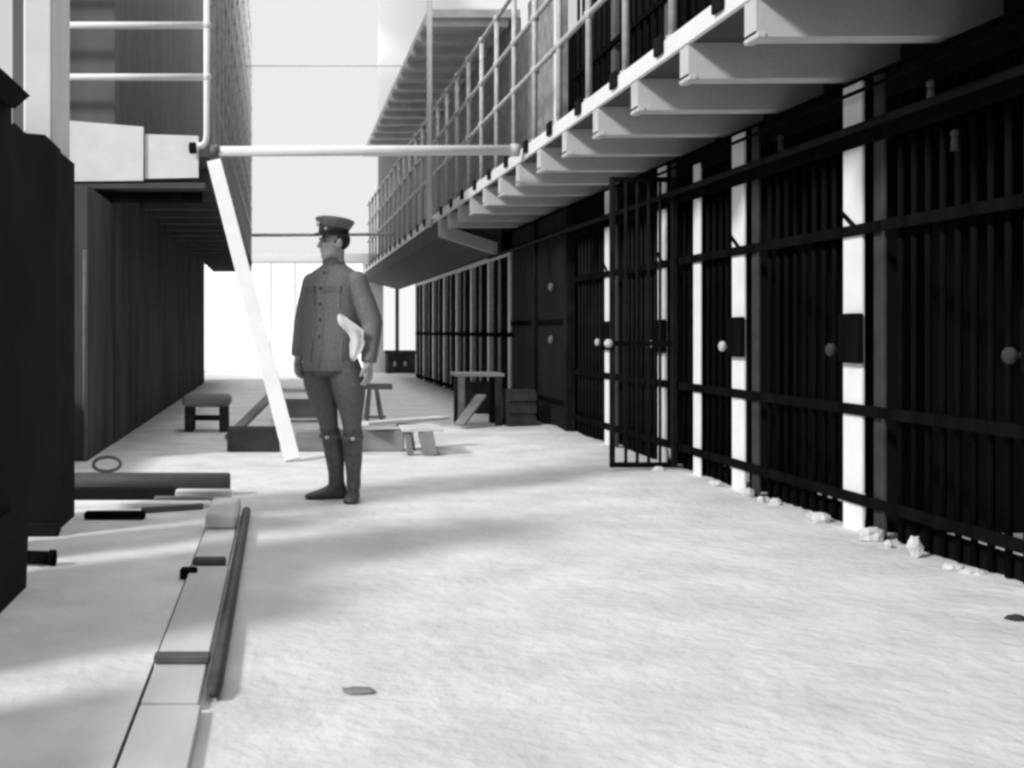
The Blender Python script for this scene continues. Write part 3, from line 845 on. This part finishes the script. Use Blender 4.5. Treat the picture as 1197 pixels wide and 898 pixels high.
for z_ in (1.47, 1.37, 1.27, 1.17, 1.06):
    MB().ell(on_front(.012, z_, .006), (.010, .010, .010), n=8, m=6).build('button', M['leather'], person)

# --- breeches
b = MB()
b.loft([ring(W(-.058, .0, 1.05), .15, .11), ring(W(-.058, 0, .95), .165, .12), ring(W(-.058, 0, .86), .165, .12), ring(W(-.056, 0, .81), .13, .10)])
for h_, k_, sgn in ((hip_l, kn_l, 1), (hip_r, kn_r, -1)):
    rg = []
    for t_, a_, d_, o_ in ((0, .092, .105, 0), (.2, .108, .112, .012), (.42, .108, .108, .016), (.62, .094, .094, .012), (.8, .074, .078, .006), (.95, .060, .066, 0), (1.1, .056, .060, 0)):
        c_ = h_.lerp(k_, t_) + lf * sgn * o_
        rg.append(ring(c_, a_, d_, pw=2.1))
    b.loft(rg)
br = b.build('breeches', M['breech'], person); remesh(br, .0085, 4)

# --- boots
for k_, a_, fd, nm in ((kn_l, an_l, Vector((-.18, -1, 0)), 1), (kn_r, an_r, Vector((-1, -.22, 0)), -1)):
    fd.normalize(); sdv = Vector((-fd.y, fd.x, 0))
    b = MB(); rg = []
    for t_, r1, r2 in ((.02, .064, .067), (.08, .065, .068), (.3, .064, .070), (.55, .058, .064), (.8, .048, .053), (.95, .047, .054), (1.04, .046, .060)):
        rg.append(ring(k_.lerp(a_, t_) - fd * (.012 * math.sin(math.pi * t_)), r1, r2, sdv, fd, 24, 2.0))
    b.loft(rg)
    a0 = Vector((a_.x, a_.y, 0))
    fr = []
    for s_, w_, h_ in ((-.072, .022, .05), (-.060, .033, .085), (-.02, .040, .115), (.04, .043, .100), (.09, .046, .072), (.14, .047, .055), (.18, .040, .044), (.205, .025, .034), (.213, .010, .022)):
        cc = a0 + fd * s_; rr_ = []
        for k in range(20):
            t_ = 2 * math.pi * k / 20; z_ = .016 + (h_ - .016) * max(0, math.sin(t_)) ** .9 if math.sin(t_) > 0 else .012
            rr_.append(cc + sdv * w_ * math.cos(t_) + up * z_)
        fr.append(rr_)
    b.loft(fr)
    bo = b.build('boot', M['leather'], person); remesh(bo, .006, 4)
    # sole and heel
    so_ = MB()
    out = [(-.074, .030), (-.05, .036), (0, .036), (.04, .036), (.09, .046), (.14, .049), (.18, .042), (.207, .026)]
    poly = [(a0 + fd * p + sdv * q) for p, q in out] + [(a0 + fd * p - sdv * q) for p, q in out[::-1]]
    so_.prism([(p.x, p.y) for p in poly], 'z', .001, .020); so_.build('sole', M['visor'], person)
    MB().loft([ring(k_.lerp(a_, .14), .068, .073, sdv, fd, 24, 2.0), ring(k_.lerp(a_, .20), .068, .074, sdv, fd, 24, 2.0)]).build('boot_strap', M['breech'], person)
    bk = MB().ell(k_.lerp(a_, .17) + (fd * .4 + Vector((0, -1, 0))).normalized() * .074, (.014, .012, .012), n=10, m=8); bk.build('buckle', M['brass'], person)

# --- white cloth tucked at the left hip
b = MB(); rg = []
prof = [(397, 369, .012, .008, -.228), (400, 373, .024, .012, -.230), (404, 378, .034, .016, -.232), (410, 383, .042, .020, -.228), (416, 388, .050, .022, -.222),
        (417, 395, .044, .021, -.216), (418, 402, .050, .024, -.212), (417, 409, .040, .020, -.208), (415, 415, .028, .016, -.204), (413, 421, .010, .008, -.202)]
for q, (px, py, r1, r2, dy) in enumerate(prof):
    yy = 7.27 + dy
    c_ = Vector((X(px, yy), yy, Z(py, yy)))
    rg.append([c_ + Vector((r1 * (1 + .22 * math.sin(4 * t_ + q * .9)) * math.cos(t_), r2 * (1 + .3 * math.sin(5 * t_ + q * .6)) * math.sin(t_), .012 * math.sin(3 * t_ + q)))
               for t_ in [2 * math.pi * k / 28 for k in range(28)]])
b.loft(rg)
tag(b.build('white_cloth', M['cloth']), 'crumpled white cloth tucked between the left arm and tunic', 'cloth')
